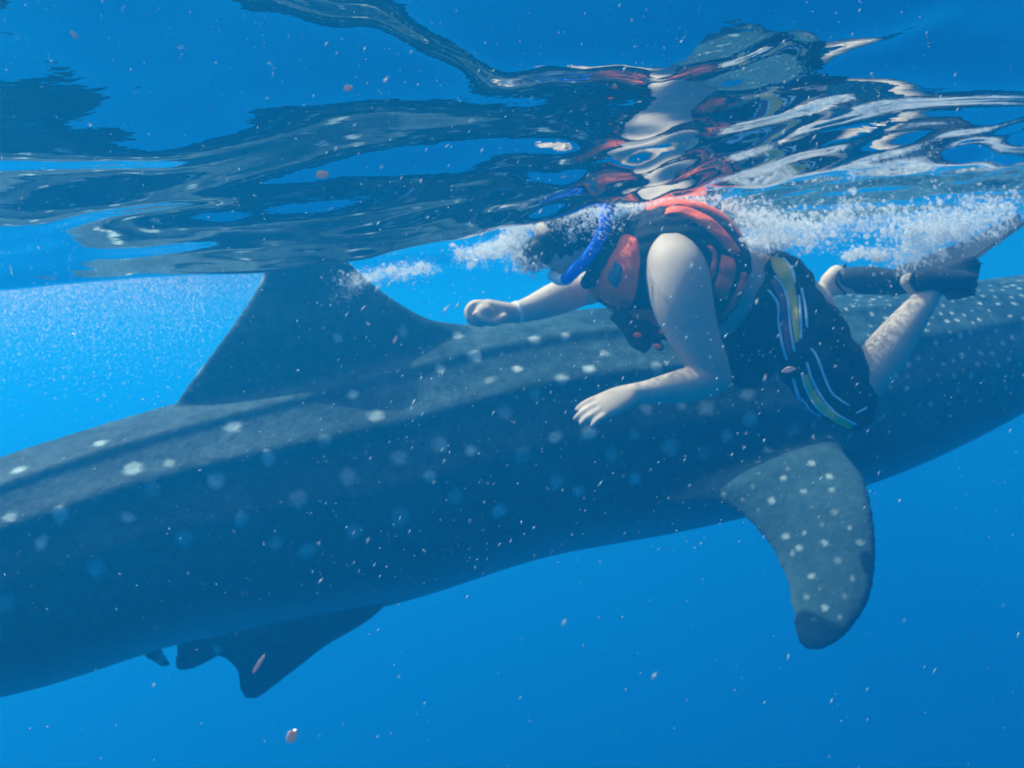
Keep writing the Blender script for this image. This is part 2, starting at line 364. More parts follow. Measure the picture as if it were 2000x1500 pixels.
mm = N(m_sk, 'ShaderNodeMix', data_type='RGBA', blend_type='MULTIPLY'); mm.inputs[0].default_value = 1; L(m_sk, r1.outputs['Color'], mm.inputs[6]); L(m_sk, r3.outputs['Color'], mm.inputs[7])
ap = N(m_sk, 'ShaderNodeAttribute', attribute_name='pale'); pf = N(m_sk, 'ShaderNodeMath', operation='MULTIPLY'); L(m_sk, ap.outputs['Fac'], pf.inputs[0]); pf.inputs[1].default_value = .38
x0 = mixc(m_sk, pf.outputs[0], mm.outputs[2], (.065, .155, .175))     # sunlit look of the near pectoral fin, mixed into its skin colour
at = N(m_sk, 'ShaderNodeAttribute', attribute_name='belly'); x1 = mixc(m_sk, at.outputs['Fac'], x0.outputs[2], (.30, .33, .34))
as_ = N(m_sk, 'ShaderNodeAttribute', attribute_name='spot')
mu = N(m_sk, 'ShaderNodeMath', operation='MULTIPLY_ADD'); L(m_sk, n2.outputs['Fac'], mu.inputs[0]); mu.inputs[1].default_value = .8; mu.inputs[2].default_value = .45
mv = N(m_sk, 'ShaderNodeMath', operation='MULTIPLY'); mv.use_clamp = True; L(m_sk, as_.outputs['Fac'], mv.inputs[0]); L(m_sk, mu.outputs[0], mv.inputs[1])
x2 = mixc(m_sk, mv.outputs[0], x1.outputs[2], (.54, .63, .58)); L(m_sk, x2.outputs[2], b.inputs['Base Color'])
bp = N(m_sk, 'ShaderNodeBump'); bp.inputs['Strength'].default_value = .35; bp.inputs['Distance'].default_value = .01
L(m_sk, n2.outputs['Fac'], bp.inputs['Height']); L(m_sk, bp.outputs[0], b.inputs['Normal'])
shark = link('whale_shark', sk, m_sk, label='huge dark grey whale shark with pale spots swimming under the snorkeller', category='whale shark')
m_eye = material('eye', (.01, .01, .012), .15)
i = 262
for sgn in (1, -1):
    T = ST[i]; S = nrm(np.cross(T, [0, 0, 1])); U = np.cross(S, T)
    c = spine[i, :3] + S * sgn * spine[i, 4] * .985 - U * spine[i, 3] * .12
    e_ = MB(); e_.ball(c, S * .03, T * .032, U * .03, 14, 9); link('eye', e_.mesh('eye'), m_eye, shark)
#PERSON
# ---------------------------------------------------------------- the snorkeller
m_skin = material('skin', rough=.5); mottle(m_skin, (.45, .34, .26), (.56, .45, .36), 9, 5, .12, 90, .004)
m_skin.node_tree.nodes['Principled BSDF'].inputs['Subsurface Weight'].default_value = .0
m_hair = material('hair', rough=.7); mottle(m_hair, (.010, .009, .009), (.03, .026, .024), 60, 4, .5, 140, .006)
m_black = material('black_webbing', rough=.75); mottle(m_black, (.014, .015, .018), (.03, .032, .036), 30, 5, .3, 220, .004)
m_rubber = material('black_rubber', rough=.4); mottle(m_rubber, (.02, .022, .024), (.045, .048, .05), 14, 4, .15, 60, .004)
m_orange = material('orange_nylon', rough=.65); mottle(m_orange, (.86, .115, .035), (.95, .17, .06), 16, 5, .35, 90, .008)
m_patch = material('grey_blue_patch', rough=.6); mottle(m_patch, (.045, .11, .17), (.08, .16, .23), 40, 4, .1)
m_short = material('black_shorts', rough=.8); mottle(m_short, (.008, .010, .016), (.018, .020, .030), 10, 6, .5, 26, .012)
m_yellow = material('olive_yellow_cloth', rough=.75); mottle(m_yellow, (.66, .48, .05), (.80, .62, .12), 18, 5, .2, 70)
m_plum = material('plum_cloth', rough=.75); mottle(m_plum, (.13, .035, .09), (.19, .06, .13), 18, 5, .2, 70)
m_pipe = material('pale_blue_piping', rough=.6); mottle(m_pipe, (.45, .68, .80), (.60, .78, .86), 30, 3, .1)
m_blue = material('blue_plastic', (.02, .13, .75), .3)
m_white = material('white_plastic', (.75, .76, .76), .4)
m_lens = material('mask_glass', (.75, .85, .9), .05, **{'Transmission Weight': .9, 'IOR': 1.2})

def L3(rows):   # rows: px, py, D, r[, r2] -> xyz r r2
    return [list(P(a[0], a[1], a[2])) + [a[3], a[4] if len(a) > 4 else a[3]] for a in rows]
body = MB()
body.limb(L3([(1205, 500, 2.99, .11, .085), (1270, 520, 3.0, .18, .13), (1350, 542, 3.0, .185, .148), (1440, 572, 3.01, .172, .152), (1510, 592, 3.02, .172, .145), (1560, 615, 3.02, .16, .12)]), 24, 32, side=fw)
# near (left) arm
body.limb(L3([(1305, 490, 2.86, .085), (1322, 535, 2.80, .098), (1334, 595, 2.775, .095), (1358, 660, 2.765, .077), (1386, 716, 2.76, .061), (1396, 738, 2.76, .052)]), 20)
body.limb(L3([(1394, 738, 2.76, .054), (1352, 750, 2.75, .056), (1300, 760, 2.74, .046), (1262, 766, 2.73, .036), (1240, 768, 2.725, .032)]), 16)
def hand(mb, c0, d, lat, thumb_side, curl, k=1.0):
    """palm plus five fingers; lat runs from index to little finger, nv out of the back of the hand"""
    d = nrm(d); lat = nrm(lat - d * (lat @ d)); nv = np.cross(d, lat) 
    if nv[2] < 0: nv = -nv
    mb.limb([list(c0) + [.030 * k, .022 * k], list(c0 + d * .04 * k) + [.040 * k, .021 * k], list(c0 + d * .085 * k) + [.042 * k, .017 * k]], 8, 20, side=lat)
    for o, ln, r, sp in ((-.030, .070, .0108, -.05), (-.010, .080, .0112, .0), (.010, .074, .0108, .04), (.029, .058, .0098, .10)):
        p = c0 + d * (.086 - abs(o) * .25) * k + lat * o * k; a = -.05; row = [list(p - d * .02) + [r * k]]
        for j, s in enumerate((.45, .31, .24)):
            dd = nrm(d * math.cos(a) + nv * math.sin(a) + lat * sp); 
            row.append(list(p) + [r * k * (1.0 - .06 * j)]); p = p + dd * ln * s * k; a -= curl * (1 + .3 * j)
        row.append(list(p) + [r * .78 * k]); mb.limb(row, 12, 12)
    p = c0 + d * .022 * k - lat * .026 * k - nv * .006
    q = p + (d * .6 - lat * .55 - nv * .45) * .045 * k; s = q + (d * .9 - lat * .12 - nv * .3) * .032 * k; t = s + (d * .9 + lat * .15 - nv * .15) * .024 * k
    mb.limb([list(p) + [.014 * k], list(q) + [.012 * k], list(s) + [.0105 * k], list(t) + [.0085 * k]], 12, 12)
hand(body, P(1240, 768, 2.725), P(1186, 790, 2.715) - P(1240, 768, 2.725), -.74 * up - .66 * fw, -1, .20, 1.22)
# far (right) arm and its fist
body.limb(L3([(1262, 510, 3.15, .09), (1205, 540, 3.24, .075), (1145, 565, 3.33, .060)]), 12)
body.limb(L3([(1145, 563, 3.33, .060), (1090, 582, 3.29, .062), (1040, 602, 3.25, .048), (1003, 612, 3.22, .037)]), 14)
cf = P(966, 610, 3.19); body.ball(P(946, 611, 3.155), rt * .041, fw * .050, up * .038); body.limb([list(P(1003, 612, 3.22)) + [.036], list(P(975, 610, 3.20)) + [.046, .040], list(P(952, 606, 3.18)) + [.046, .040]], 8, 20, side=fw)
for j in range(4):
    o = (j - 1.5) * .0235; k = (.97, 1.04, 1.0, .88)[j]
    row = [P(955, 596, 3.18 + o), P(930, 594, 3.18 + o), P(918, 606 + 2 * j, 3.18 + o), P(924, 626, 3.18 + o * .9), P(944, 632, 3.18 + o * .85)]
    row = [cf + (np.asarray(q) - cf) * k * 1.06 for q in row]
    body.limb([list(q) + [.0132 if i_ < 3 else .0118] for i_, q in enumerate(row)], 14, 12)
body.limb(L3([(985, 620, 3.15, .017), (962, 630, 3.13, .016), (942, 624, 3.115, .0145), (928, 614, 3.115, .012)]), 10, 12)
# neck, skull, jaw, nose, ears
body.limb(L3([(1215, 502, 2.99, .085), (1160, 494, 2.98, .068), (1120, 485, 2.97, .066)]), 10)
fd = nrm(-.86 * rt - .51 * up); cd = nrm(-.51 * rt + .86 * up); sd_ = fw     # where the face looks, where the crown points, across
hc = P(1100, 460, 2.97)
body.ball(hc, fd * .098, sd_ * .078, cd * .098)
jc = hc + fd * .028 - cd * .058
body.ball(jc, fd * .066, sd_ * .060, cd * .078)
body.ball(jc + fd * .045 - cd * .050, fd * .026, sd_ * .030, cd * .022, 12, 8)
body.ball(hc + fd * .099 - cd * .040, fd * .024, sd_ * .015, cd * .022, 12, 8)
body.limb([list(hc + fd * .09) + [.010], list(hc + fd * .116 - cd * .042) + [.014]], 6, 10)
for q in (-1, 1):
    body.ball(hc + sd_ * q * .078 - fd * .012 - cd * .022, fd * .018, sd_ * .010, cd * .032, 12, 8)
    body.ball(jc + fd * .058 - cd * .022 + sd_ * q * .012, fd * .012, sd_ * .018, cd * .008, 10, 6)
# legs
body.limb(L3([(1530, 605, 2.93, .10), (1610, 700, 2.88, .088), (1668, 765, 2.85, .066)]), 14)
body.limb(L3([(1668, 765, 2.85, .066), (1716, 706, 2.88, .072), (1762, 645, 2.91, .060), (1802, 592, 2.94, .043), (1815, 572, 2.95, .038)]), 16)
body.limb(L3([(1776, 550, 2.96, .030), (1800, 562, 2.955, .036, .034), (1850, 556, 2.96, .042, .026), (1888, 548, 2.97, .045, .018)]), 10, 20, side=fw)
body.limb(L3([(1515, 612, 3.12, .10), (1480, 670, 3.22, .085), (1458, 722, 3.30, .066)]), 14)
body.limb(L3([(1458, 722, 3.30, .066), (1520, 660, 3.26, .068), (1575, 605, 3.22, .048), (1606, 574, 3.20, .038)]), 14)
body.limb(L3([(1634, 536, 3.19, .034), (1622, 556, 3.195, .036), (1670, 556, 3.19, .042, .03), (1730, 550, 3.18, .046, .022)]), 12, 20, side=fw)
bme = fuse(body, .0048, 11)
person = link('person', None, None, label='snorkeller in an orange life vest and striped black shorts swimming beside the whale shark', category='person')
link('body', bme, m_skin, person)

# hair
h = MB(); h.ball(hc - fd * .018 + cd * .010, fd * .098, sd_ * .086, cd * .100); h.ball(hc - fd * .050 - cd * .035, fd * .075, sd_ * .085, cd * .075)
h.ball(hc + fd * .012 - cd * .022, fd * .074, sd_ * .084, cd * .076)
hm = fuse(h, .006, 3); hv = coords(hm); hn = normals(hm)
wob = .003 * np.sin(hv @ np.array([210, 90, 60])) + .0025 * np.sin(hv @ np.array([-120, 260, 150]) + 1)
hm.vertices.foreach_set('co', (hv + hn * wob[:, None]).ravel()); hm.update()
link('hair', hm, m_hair, person, label='short wet black hair')

# diving mask with strap, and snorkel
mk = MB(); mc = hc + fd * .098 - cd * .006
mk.limb([list(mc - fd * .035) + [.078, .052], list(mc) + [.082, .054], list(mc + fd * .022) + [.080, .050]], 8, 28, side=sd_)
mask = link('diving_mask', fuse(mk, .006, 2), m_rubber, person, label='dark diving mask over the face')
for q in (-1, 1):
    g = MB(); g.ball(mc + fd * .066 + sd_ * q * .037, fd * .010, sd_ * .034, cd * .036, 18, 9); link('lens', g.mesh('lens'), m_lens, mask)
sb = MB(); rings = []
for a in np.linspace(-2.5, 2.5, 40):
    c = hc + (-fd * math.cos(a)) * .120 + sd_ * math.sin(a) * .095 + cd * .016; o = nrm(-fd * math.cos(a) + sd_ * math.sin(a))
    rings.append(np.array([c + o * .004 + cd * .013, c + o * .004 - cd * .013, c - o * .002 - cd * .013, c - o * .002 + cd * .013]))
sb.rings(rings); link('strap', sb.mesh('strap'), m_rubber, mask)
sn_ = MB(); sn_.limb(L3([(1196, 372, 2.885, .019), (1188, 410, 2.868, .021), (1181, 446, 2.860, .0215), (1160, 486, 2.858, .022), (1132, 520, 2.868, .021), (1106, 545, 2.90, .021)]), 26, 20)
snk = link('snorkel', fuse(sn_, .005, 2), m_blue, person, label='blue snorkel tube along the side of the head')
w = MB(); w.limb(L3([(1108, 545, 2.90, .020), (1092, 546, 2.925, .019), (1078, 538, 2.945, .016)]), 8, 16); link('mouthpiece', w.mesh('mouthpiece'), m_white, snk)

# life vest: a black padded shell with orange panels proud of it
VR = [((1228, 434), (1142, 562), .13), ((1262, 410), (1200, 606), .195), ((1330, 402), (1285, 642), .222), ((1400, 428), (1362, 652), .212), ((1458, 494), (1412, 636), .192)]
vr = catmull([list(P(*a, 3.0)) + list(P(*b_, 3.0)) + [l] for a, b_, l in VR], 40)
def vest_at(t, th_, off=0.0):
    f = np.clip(t, 0, 1) * 39; i = min(int(f), 38); r = vr[i] + (vr[i + 1] - vr[i]) * (f - i)
    c = (r[:3] + r[3:6]) / 2; hgt = (r[:3] - r[3:6]) / 2; e = .78
    a, b_ = math.cos(th_), math.sin(th_)
    ca, sa = math.copysign(abs(a) ** e, a), math.copysign(abs(b_) ** e, b_)
    hl = np.linalg.norm(hgt)
    return c + hgt * ca * (1 + off / hl) - fw * sa * (r[6] + off)      # th 0 = back (top), pi/2 = camera side
vb = MB(); tt = np.linspace(0, 1, 40); ta = np.linspace(0, 2 * math.pi, 72, endpoint=False)
rings = [np.array([vest_at(0, a, -.05) for a in ta])] + [np.array([vest_at(t, a, -.03 * (1 - smooth01(min(t, 1 - t) / .06))) for a in ta]) for t in tt] + [np.array([vest_at(1, a, -.05) for a in ta])]
vb.rings(rings); vm = fuse(vb, .0065, 3)
vv = coords(vm); vn = normals(vm)
wr = .004 * np.sin(vv @ np.array([60, 25, 80])) * np.sin(vv @ np.array([-45, 70, 30]) + 1) 
vm.vertices.foreach_set('co', (vv + vn * wr[:, None]).ravel()); vm.update()
vest = link('life_vest', vm, m_black, person, label='orange and black padded life vest')
vt = tree_of(vm)
def sheet(grid, nrms, thick, puff=.5):
    """closed pad: outer face lifted off the cloth, rim tucked into it"""
    a, b_ = grid.shape[:2]; mb = MB()
    ii, jj = np.meshgrid(np.linspace(-1, 1, a), np.linspace(-1, 1, b_), indexing='ij')
    e = np.minimum(1 - np.abs(ii), 1 - np.abs(jj)); lift = thick * ((1 - puff) * (e > 1e-6) + puff * smooth01(e * 2.2)) - .002 * (e <= 1e-6)
    top = (grid + nrms * lift[..., None]).reshape(-1, 3); bot = (grid - nrms * .006).reshape(-1, 3); n = a * b_; f = []
    for i in range(a - 1):
        for j in range(b_ - 1):
            q = (i * b_ + j, i * b_ + j + 1, (i + 1) * b_ + j + 1, (i + 1) * b_ + j); f.append(q); f.append(tuple(k + n for k in q[::-1]))
    rim = [j for j in range(b_)] + [i * b_ + b_ - 1 for i in range(1, a)] + [(a - 1) * b_ + j for j in range(b_ - 2, -1, -1)] + [i * b_ for i in range(a - 2, 0, -1)]
    for k in range(len(rim)):
        p, q = rim[k], rim[(k + 1) % len(rim)]; f.append((q, p, p + n, q + n))
    mb.add(np.vstack([top, bot]), f); return mb
def pad(tree, left, right, thick, D, n=22, m=9, puff=.5):
    """pad lying on a garment between two seams given by their photo positions"""
    A = catmull(left, n); B = catmull(right, n); g = np.zeros((n, m, 3)); nn = np.zeros((n, m, 3))
    for i in range(n):
        for j in range(m):
            x, y = A[i] + (B[i] - A[i]) * j / (m - 1); hit, nr = ray(tree, x, y)
            if hit is None:
                q = tree.find_nearest(Vector(P(x, y, D))); hit, nr = np.array(q[0]), np.array(q[1])
            g[i, j], nn[i, j] = hit, nr
    for _ in range(2):
        nn[1:-1] = (nn[:-2] + nn[1:-1] + nn[2:]) / 3
    nn /= np.linalg.norm(nn, axis=2)[..., None]
    return sheet(g, nn, thick, puff)
def vpad(t0, t1, a0, a1, thick, n=24, m=20):
    g = np.zeros((n, m, 3)); nn = np.zeros((n, m, 3))
    for i, t in enumerate(np.linspace(t0, t1, n)):
        for j, a in enumerate(np.linspace(a0, a1, m)):
            g[i, j] = vest_at(t, a); nn[i, j] = nrm(vest_at(t, a, .02) - vest_at(t, a))
    return sheet(g, nn, thick)
for lf, rg, th_ in (
    ([(1200, 444), (1185, 490), (1170, 530), (1160, 560), (1174, 584), (1210, 599)], [(1247, 464), (1251, 500), (1249, 535), (1244, 568), (1238, 590), (1226, 602)], .014),
    ([(1296, 420), (1335, 424), (1372, 444), (1402, 470), (1432, 502)], [(1300, 406), (1345, 408), (1388, 427), (1422, 458), (1448, 492)], .012),
    ([(1409, 496), (1401, 535), (1391, 570), (1406, 586)], [(1434, 503), (1438, 530), (1431, 558), (1414, 587)], .012),
    ([(1379, 478), (1391, 500), (1384, 535), (1374, 560)], [(1389, 479), (1402, 500), (1394, 540), (1380, 562)], .008),
    ([(1448, 530), (1440, 560), (1424, 590), (1404, 622)], [(1459, 530), (1453, 565), (1436, 596), (1410, 626)], .009),
    ([(1222, 606), (1258, 602), (1290, 612)], [(1236, 628), (1268, 638), (1297, 636)], .010),
    ([(1152, 552), (1164, 562), (1176, 578)], [(1142, 560), (1152, 572), (1166, 586)], .009),
    ([(1186, 596), (1204, 606), (1216, 616)], [(1180, 602), (1198, 614), (1212, 622)], .007)):
    link('panel', pad(vt, lf, rg, th_, 2.85).mesh('panel'), m_orange, vest)
link('panel', vpad(.20, .92, -.75, .62, .012).mesh('panel'), m_orange, vest, label='broad orange back panel')
link('panel', vpad(.08, .42, math.pi + .55, math.pi + 1.3, .013).mesh('panel'), m_orange, vest)
link('panel', vpad(.62, .94, math.pi + .9, math.pi + 2.1, .012).mesh('panel'), m_orange, vest)
link('patch', pad(vt, [(1203, 506), (1194, 526), (1186, 546)], [(1225, 520), (1217, 543), (1208, 566)], .0165, 2.85, 12, 9, .1).mesh('patch'), m_patch, vest, label='grey blue label patch')
for q in (-1, 1):                                             # padded collar
    k = MB(); k.limb([list(P(x, y, 2.99 + q * d_)) + [r_] for x, y, d_, r_ in ((1226, 430, .04, .024), (1208, 450, .100, .026), (1190, 486, .120, .027), (1168, 522, .105, .026), (1146, 552, .05, .022))], 18, 18); link('collar', k.mesh('collar'), m_black, vest)
# loose straps and buckles hanging under the chest
for row, r1, r2 in (([(1205, 612, 2.84), (1235, 640, 2.83), (1258, 655, 2.82)], .030, .012), ([(1250, 632, 2.83), (1256, 658, 2.82), (1250, 676, 2.81)], .032, .014),
                    ([(1262, 636, 2.83), (1284, 652, 2.82), (1304, 655, 2.81)], .018, .008), ([(1278, 645, 2.83), (1282, 664, 2.82), (1290, 682, 2.82)], .013, .006), ([(1228, 640, 2.83), (1240, 665, 2.82), (1262, 678, 2.82)], .022, .012)):
    s_ = MB(); s_.limb([list(P(*q)) + [r1, r2] for q in row], 10, 14, side=rt); link('strap', s_.mesh('strap'), m_black, vest)
for (x, y) in ((1245, 654), (1296, 648), (1284, 676)):
    s_ = MB(); s_.ball(P(x, y, 2.795), rt * .014, fw * .008, up * .008, 10, 6); link('buckle', s_.mesh('buckle'), m_orange, vest)

# board shorts with striped side bands
sh = MB()
wr_ = catmull([list(P(*a, 3.015)) + list(P(*b_, 3.015)) + [l] for a, b_, l in (((1494, 482), (1416, 664), .190), ((1545, 500), (1436, 700), .196), ((1588, 556), (1480, 722), .19), ((1606, 612), (1530, 716), .15))], 20)
sh.rings([(r_[:3] + r_[3:6]) / 2 + np.outer(np.cos(ta), (r_[:3] - r_[3:6]) / 2) - np.outer(np.sin(ta), fw * r_[6]) for r_ in wr_])
sh.limb(L3([(1535, 606, 2.945, .125), (1575, 668, 2.905, .135), (1622, 735, 2.87, .120), (1652, 782, 2.85, .100), (1660, 792, 2.85, .085)]), 16, 28)
sh.limb(L3([(1505, 618, 3.10, .125), (1480, 665, 3.16, .110), (1464, 708, 3.20, .092), (1462, 716, 3.21, .080)]), 12, 28)
shm = fuse(sh, .0065, 4); q = coords(shm); qn = normals(shm)
fold = .0045 * np.sin(q @ np.array([34, 10, 52]) + 1.5 * np.sin(q @ np.array([12, 30, -9]))) + .0025 * np.sin(q @ np.array([-70, 30, 60]))
shm.vertices.foreach_set('co', (q + qn * fold[:, None]).ravel()); shm.update(); stree = tree_of(shm)
shorts = link('shorts', shm, m_short, person, label='loose black board shorts with striped side bands')
link('side_band', pad(stree, [(1492, 492), (1515, 537), (1533, 567), (1541, 599), (1549, 647), (1553, 675)], [(1527, 503), (1544, 523), (1552, 553), (1557, 580), (1561, 620), (1563, 665)], .0035, 2.88, 30, 9, .2).mesh('side_band'), m_yellow, shorts, label='olive yellow side band')
link('side_band', pad(stree, [(1503, 545), (1521, 588), (1525, 620), (1531, 673), (1539, 705)], [(1512, 541), (1535, 575), (1538, 599), (1544, 647), (1552, 689)], .0035, 2.88, 26, 6, .2).mesh('side_band'), m_plum, shorts, label='plum side band')
link('side_band', pad(stree, [(1566, 732), (1578, 768), (1600, 800), (1630, 826), (1660, 840)], [(1578, 728), (1593, 765), (1614, 790), (1643, 815), (1672, 830)], .0035, 2.8, 26, 6, .2).mesh('side_band'), m_yellow, shorts)
for row in ([(1499, 564), (1519, 593), (1521, 631), (1528, 673), (1537, 705)], [(1548, 737), (1563, 780), (1581, 804), (1600, 818)], [(1512, 537), (1536, 575), (1544, 641), (1552, 689)],
            [(1565, 727), (1576, 761), (1597, 796), (1620, 815)], [(1560, 575), (1564, 620), (1565, 663)], [(1565, 561), (1573, 599), (1577, 641)],
            [(1575, 705), (1587, 743), (1608, 780), (1635, 809), (1677, 831)], [(1584, 679), (1597, 700), (1621, 761), (1640, 780), (1661, 793)], [(1672, 807), (1693, 795)], [(1528, 502), (1545, 524), (1553, 555)]):
    row = np.array(row, float); o = np.array([3.0, -1.0]) if abs(row[-1][1] - row[0][1]) > 30 else np.array([.5, 2.0])
    link('piping', pad(stree, row - o, row + o, .0055, 2.85, 26, 4, .3).mesh('piping'), m_pipe, shorts)

# swim fins
def swim_fin(pocket, le, te, rag, label):
    k = MB(); k.limb(L3(pocket), 14, 24, side=fw)
    o = link('swim_fin', fuse(k, .006, 3), m_rubber, person, label=label)
    b_ = MB(); A = pts(le); B = pts(te)
    B = np.vstack([B]); fin(b_, A, B, .011, 30, 16)
    me = b_.mesh('blade'); v = coords(me); x, y = 1000 + F * ((v - CAM) @ rt) / ((v - CAM) @ fw), 750 - F * ((v - CAM) @ up) / ((v - CAM) @ fw)
    tip = smooth01((x - rag[0]) / 40); v = v + np.outer(tip * rag[1] * (np.sin(y * .32) + .6 * np.sin(y * .71 + 1)), rt)
    me.vertices.foreach_set('co', v.ravel()); me.update(); link('blade', me, m_rubber, o)
    for f in (.12, .88):
        r_ = MB(); e = catmull(A + (B - A) * f, 12); r_.limb(np.hstack([e, np.full((12, 1), .008)]), 14, 8); link('rib', r_.mesh('rib'), m_rubber, o)
swim_fin([(1652, 546, 3.19, .056, .044), (1700, 548, 3.18, .068, .050), (1760, 552, 3.17, .078, .040), (1800, 545, 3.17, .085, .024)],
         [(1750, 522, 3.22), (1820, 496, 3.28), (1900, 462, 3.34), (1990, 420, 3.40)], [(1740, 580, 3.10), (1830, 556, 3.12), (1905, 508, 3.16), (1998, 440, 3.22)], (1900, .004), 'dark swim fin on the far foot, half hidden by bubbles')
swim_fin([(1796, 552, 2.955, .056, .045), (1830, 552, 2.96, .066, .046), (1870, 548, 2.97, .080, .034), (1885, 546, 2.97, .082, .022)],
         [(1850, 522, 3.02), (1885, 506, 3.05), (1908, 500, 3.08)], [(1850, 585, 2.89), (1885, 582, 2.90), (1900, 578, 2.92)], (1875, .020), 'dark swim fin with a ragged blade on the near foot')
for rows in ([(1650, 520, 3.20), (1632, 546, 3.15), (1650, 572, 3.18)], [(1792, 528, 2.97), (1778, 548, 2.92), (1794, 574, 2.95)]):
    k = MB(); k.limb([list(P(*r_)) + [.006, .013] for r_ in rows], 10, 10, side=rt); link('heel_strap', k.mesh('heel_strap'), m_rubber, person)
# wristband
wb = MB(); c = P(1010, 610, 3.225); T = nrm(P(1003, 612, 3.22) - P(1040, 602, 3.25)); u = nrm(np.cross(T, fw)); v = np.cross(T, u)
rings = []
for a in np.linspace(0, 2 * math.pi, 28, endpoint=False):
    o = u * math.cos(a) + v * math.sin(a); rings.append(np.array([c + o * .041 + T * .008, c + o * .041 - T * .008, c + o * .036 - T * .008, c + o * .036 + T * .008]))
rings.append(rings[0]); wb.rings(rings, cap=False); link('wristband', wb.mesh('wristband'), m_white, person, label='thin pale wristband')
#DETAILS
# ---------------------------------------------------------------- foam, bubbles, drifting specks
def bubble_material(name, base, clear=.66):
    m = bpy.data.materials.new(name); m.use_nodes = True; nt = m.node_tree; nt.nodes.clear()
    o = N(m, 'ShaderNodeOutputMaterial'); d = N(m, 'ShaderNodeBsdfDiffuse'); t = N(m, 'ShaderNodeBsdfTranslucent'); g = N(m, 'ShaderNodeBsdfGlossy')
    d.inputs[0].default_value = t.inputs[0].default_value = (*base, 1); g.inputs['Roughness'].default_value = .12
    a = N(m, 'ShaderNodeMixShader'); b_ = N(m, 'ShaderNodeMixShader'); a.inputs[0].default_value = .5; b_.inputs[0].default_value = .18
    L(m, d.outputs[0], a.inputs[1]); L(m, t.outputs[0], a.inputs[2]); L(m, a.outputs[0], b_.inputs[1]); L(m, g.outputs[0], b_.inputs[2])
    p = N(m, 'ShaderNodeBsdfTransparent'); x = N(m, 'ShaderNodeMixShader'); x.inputs[0].default_value = clear
    L(m, b_.outputs[0], x.inputs[1]); L(m, p.outputs[0], x.inputs[2]); L(m, x.outputs[0], o.inputs[0])
    return m
m_foam = bubble_material('foam_bubbles', (.98, .98, .98))
m_speck = bubble_material('drifting_specks', (.50, .62, .66), .2)
def shape(kind):
    bm = bmesh.new()
    if kind == 'ball': bmesh.ops.create_icosphere(bm, subdivisions=2, radius=1)
    elif kind == 'dot': bmesh.ops.create_icosphere(bm, subdivisions=1, radius=1)
    v = np.array([x.co for x in bm.verts]); f = np.array([[x.index for x in q.verts] for q in bm.faces]); bm.free(); return v, f
OCT = (np.array([[1, 0, 0], [-1, 0, 0], [0, 1, 0], [0, -1, 0], [0, 0, 1], [0, 0, -1]], float),
       np.array([[0, 2, 4], [2, 1, 4], [1, 3, 4], [3, 0, 4], [2, 0, 5], [1, 2, 5], [3, 1, 5], [0, 3, 5]]))
def scatter(name, groups, mat, **props):
    """groups: (shape, centres, 3x3 axes per copy) -> ONE mesh"""
    Vs, Fs, n = [], [], 0
    for (bv, bf), C_, A_ in groups:
        k = len(C_)
        if k == 0: continue
        v = np.einsum('vi,kij->kvj', bv, A_) + C_[:, None, :]; Vs.append(v.reshape(-1, 3))
        Fs.append((bf[None] + (np.arange(k) * len(bv))[:, None, None] + n).reshape(-1, 3)); n += k * len(bv)
    V = np.vstack(Vs); Fa = np.vstack(Fs).astype(np.int32)
    me = bpy.data.meshes.new(name); me.vertices.add(len(V)); me.vertices.foreach_set('co', V.ravel())
    me.loops.add(Fa.size); me.loops.foreach_set('vertex_index', Fa.ravel()); me.polygons.add(len(Fa))
    me.polygons.foreach_set('loop_start', np.arange(0, Fa.size, 3, dtype=np.int32)); me.update(calc_edges=True)
    me.polygons.foreach_set('use_smooth', [True] * len(Fa))
    return link(name, me, mat, **props)
def iso(r): return np.eye(3)[None] * np.asarray(r)[:, None, None]
def Pn(x, y, D): return CAM + D[:, None] * (fw + ((x - 1000) / F)[:, None] * rt - ((y - 750) / F)[:, None] * up)
def cluster(n, path, wid, D, dD, r0, r1, clump=.5):
    """bubbles along a polyline of photo positions"""
    A = catmull(path, 200); i = rng.integers(0, 200, n); seeds = rng.integers(0, 200, max(4, n // 60)); sw = rng.normal(0, 1, (len(seeds), 2)) * wid * .9; ss = rng.uniform(.25, 1.3, len(seeds))
    pick = (len(seeds) * rng.random(n) ** 2.3).astype(int); use = rng.random(n) < clump
    x = np.where(use, A[seeds[pick], 0] + sw[pick, 0] + rng.normal(0, wid * .30, n) * ss[pick], A[i, 0] + rng.normal(0, wid, n))
    y = np.where(use, A[seeds[pick], 1] + sw[pick, 1] * .6 + rng.normal(0, wid * .2, n) * ss[pick], A[i, 1] + rng.normal(0, wid * .7, n))
    d = D + rng.normal(0, dD, n); c = Pn(x, y, d)
    top = sea(c[:, 0], c[:, 1]); c[:, 2] = np.where(c[:, 2] > top - .004, top - .004 - np.abs(rng.normal(0, .012, n)), c[:, 2])
    r = r0 * (r1 / r0) ** (rng.random(n) ** 10.0)
    return c, r
TET = (np.array([[1, 1, 1], [1, -1, -1], [-1, 1, -1], [-1, -1, 1]]) * .8, np.array([[0, 1, 2], [0, 3, 1], [0, 2, 3], [1, 3, 2]]))
big, small, dot, fine = shape('ball'), shape('dot'), OCT, TET
gb, gs = [], []
def foam(n, path, wid, D, dD, r0=.0006, r1=.0070, clump=.75):
    n = int(n * 6)
    c, r = cluster(n, path, wid, D, dD, r0, r1, clump); m = r > .0030; t_ = r < .0013
    gb.append((big, c[m], iso(r[m]))); gs.append((small, c[~m & ~t_], iso(r[~m & ~t_]))); gs.append((fine, c[t_], iso(r[t_] * 1.25)))
foam(1300, [(1150, 392), (1230, 398), (1330, 392), (1450, 400)], 14, 2.99, .06)
foam(500, [(1180, 405), (1220, 412), (1290, 400)], 12, 2.92, .04)
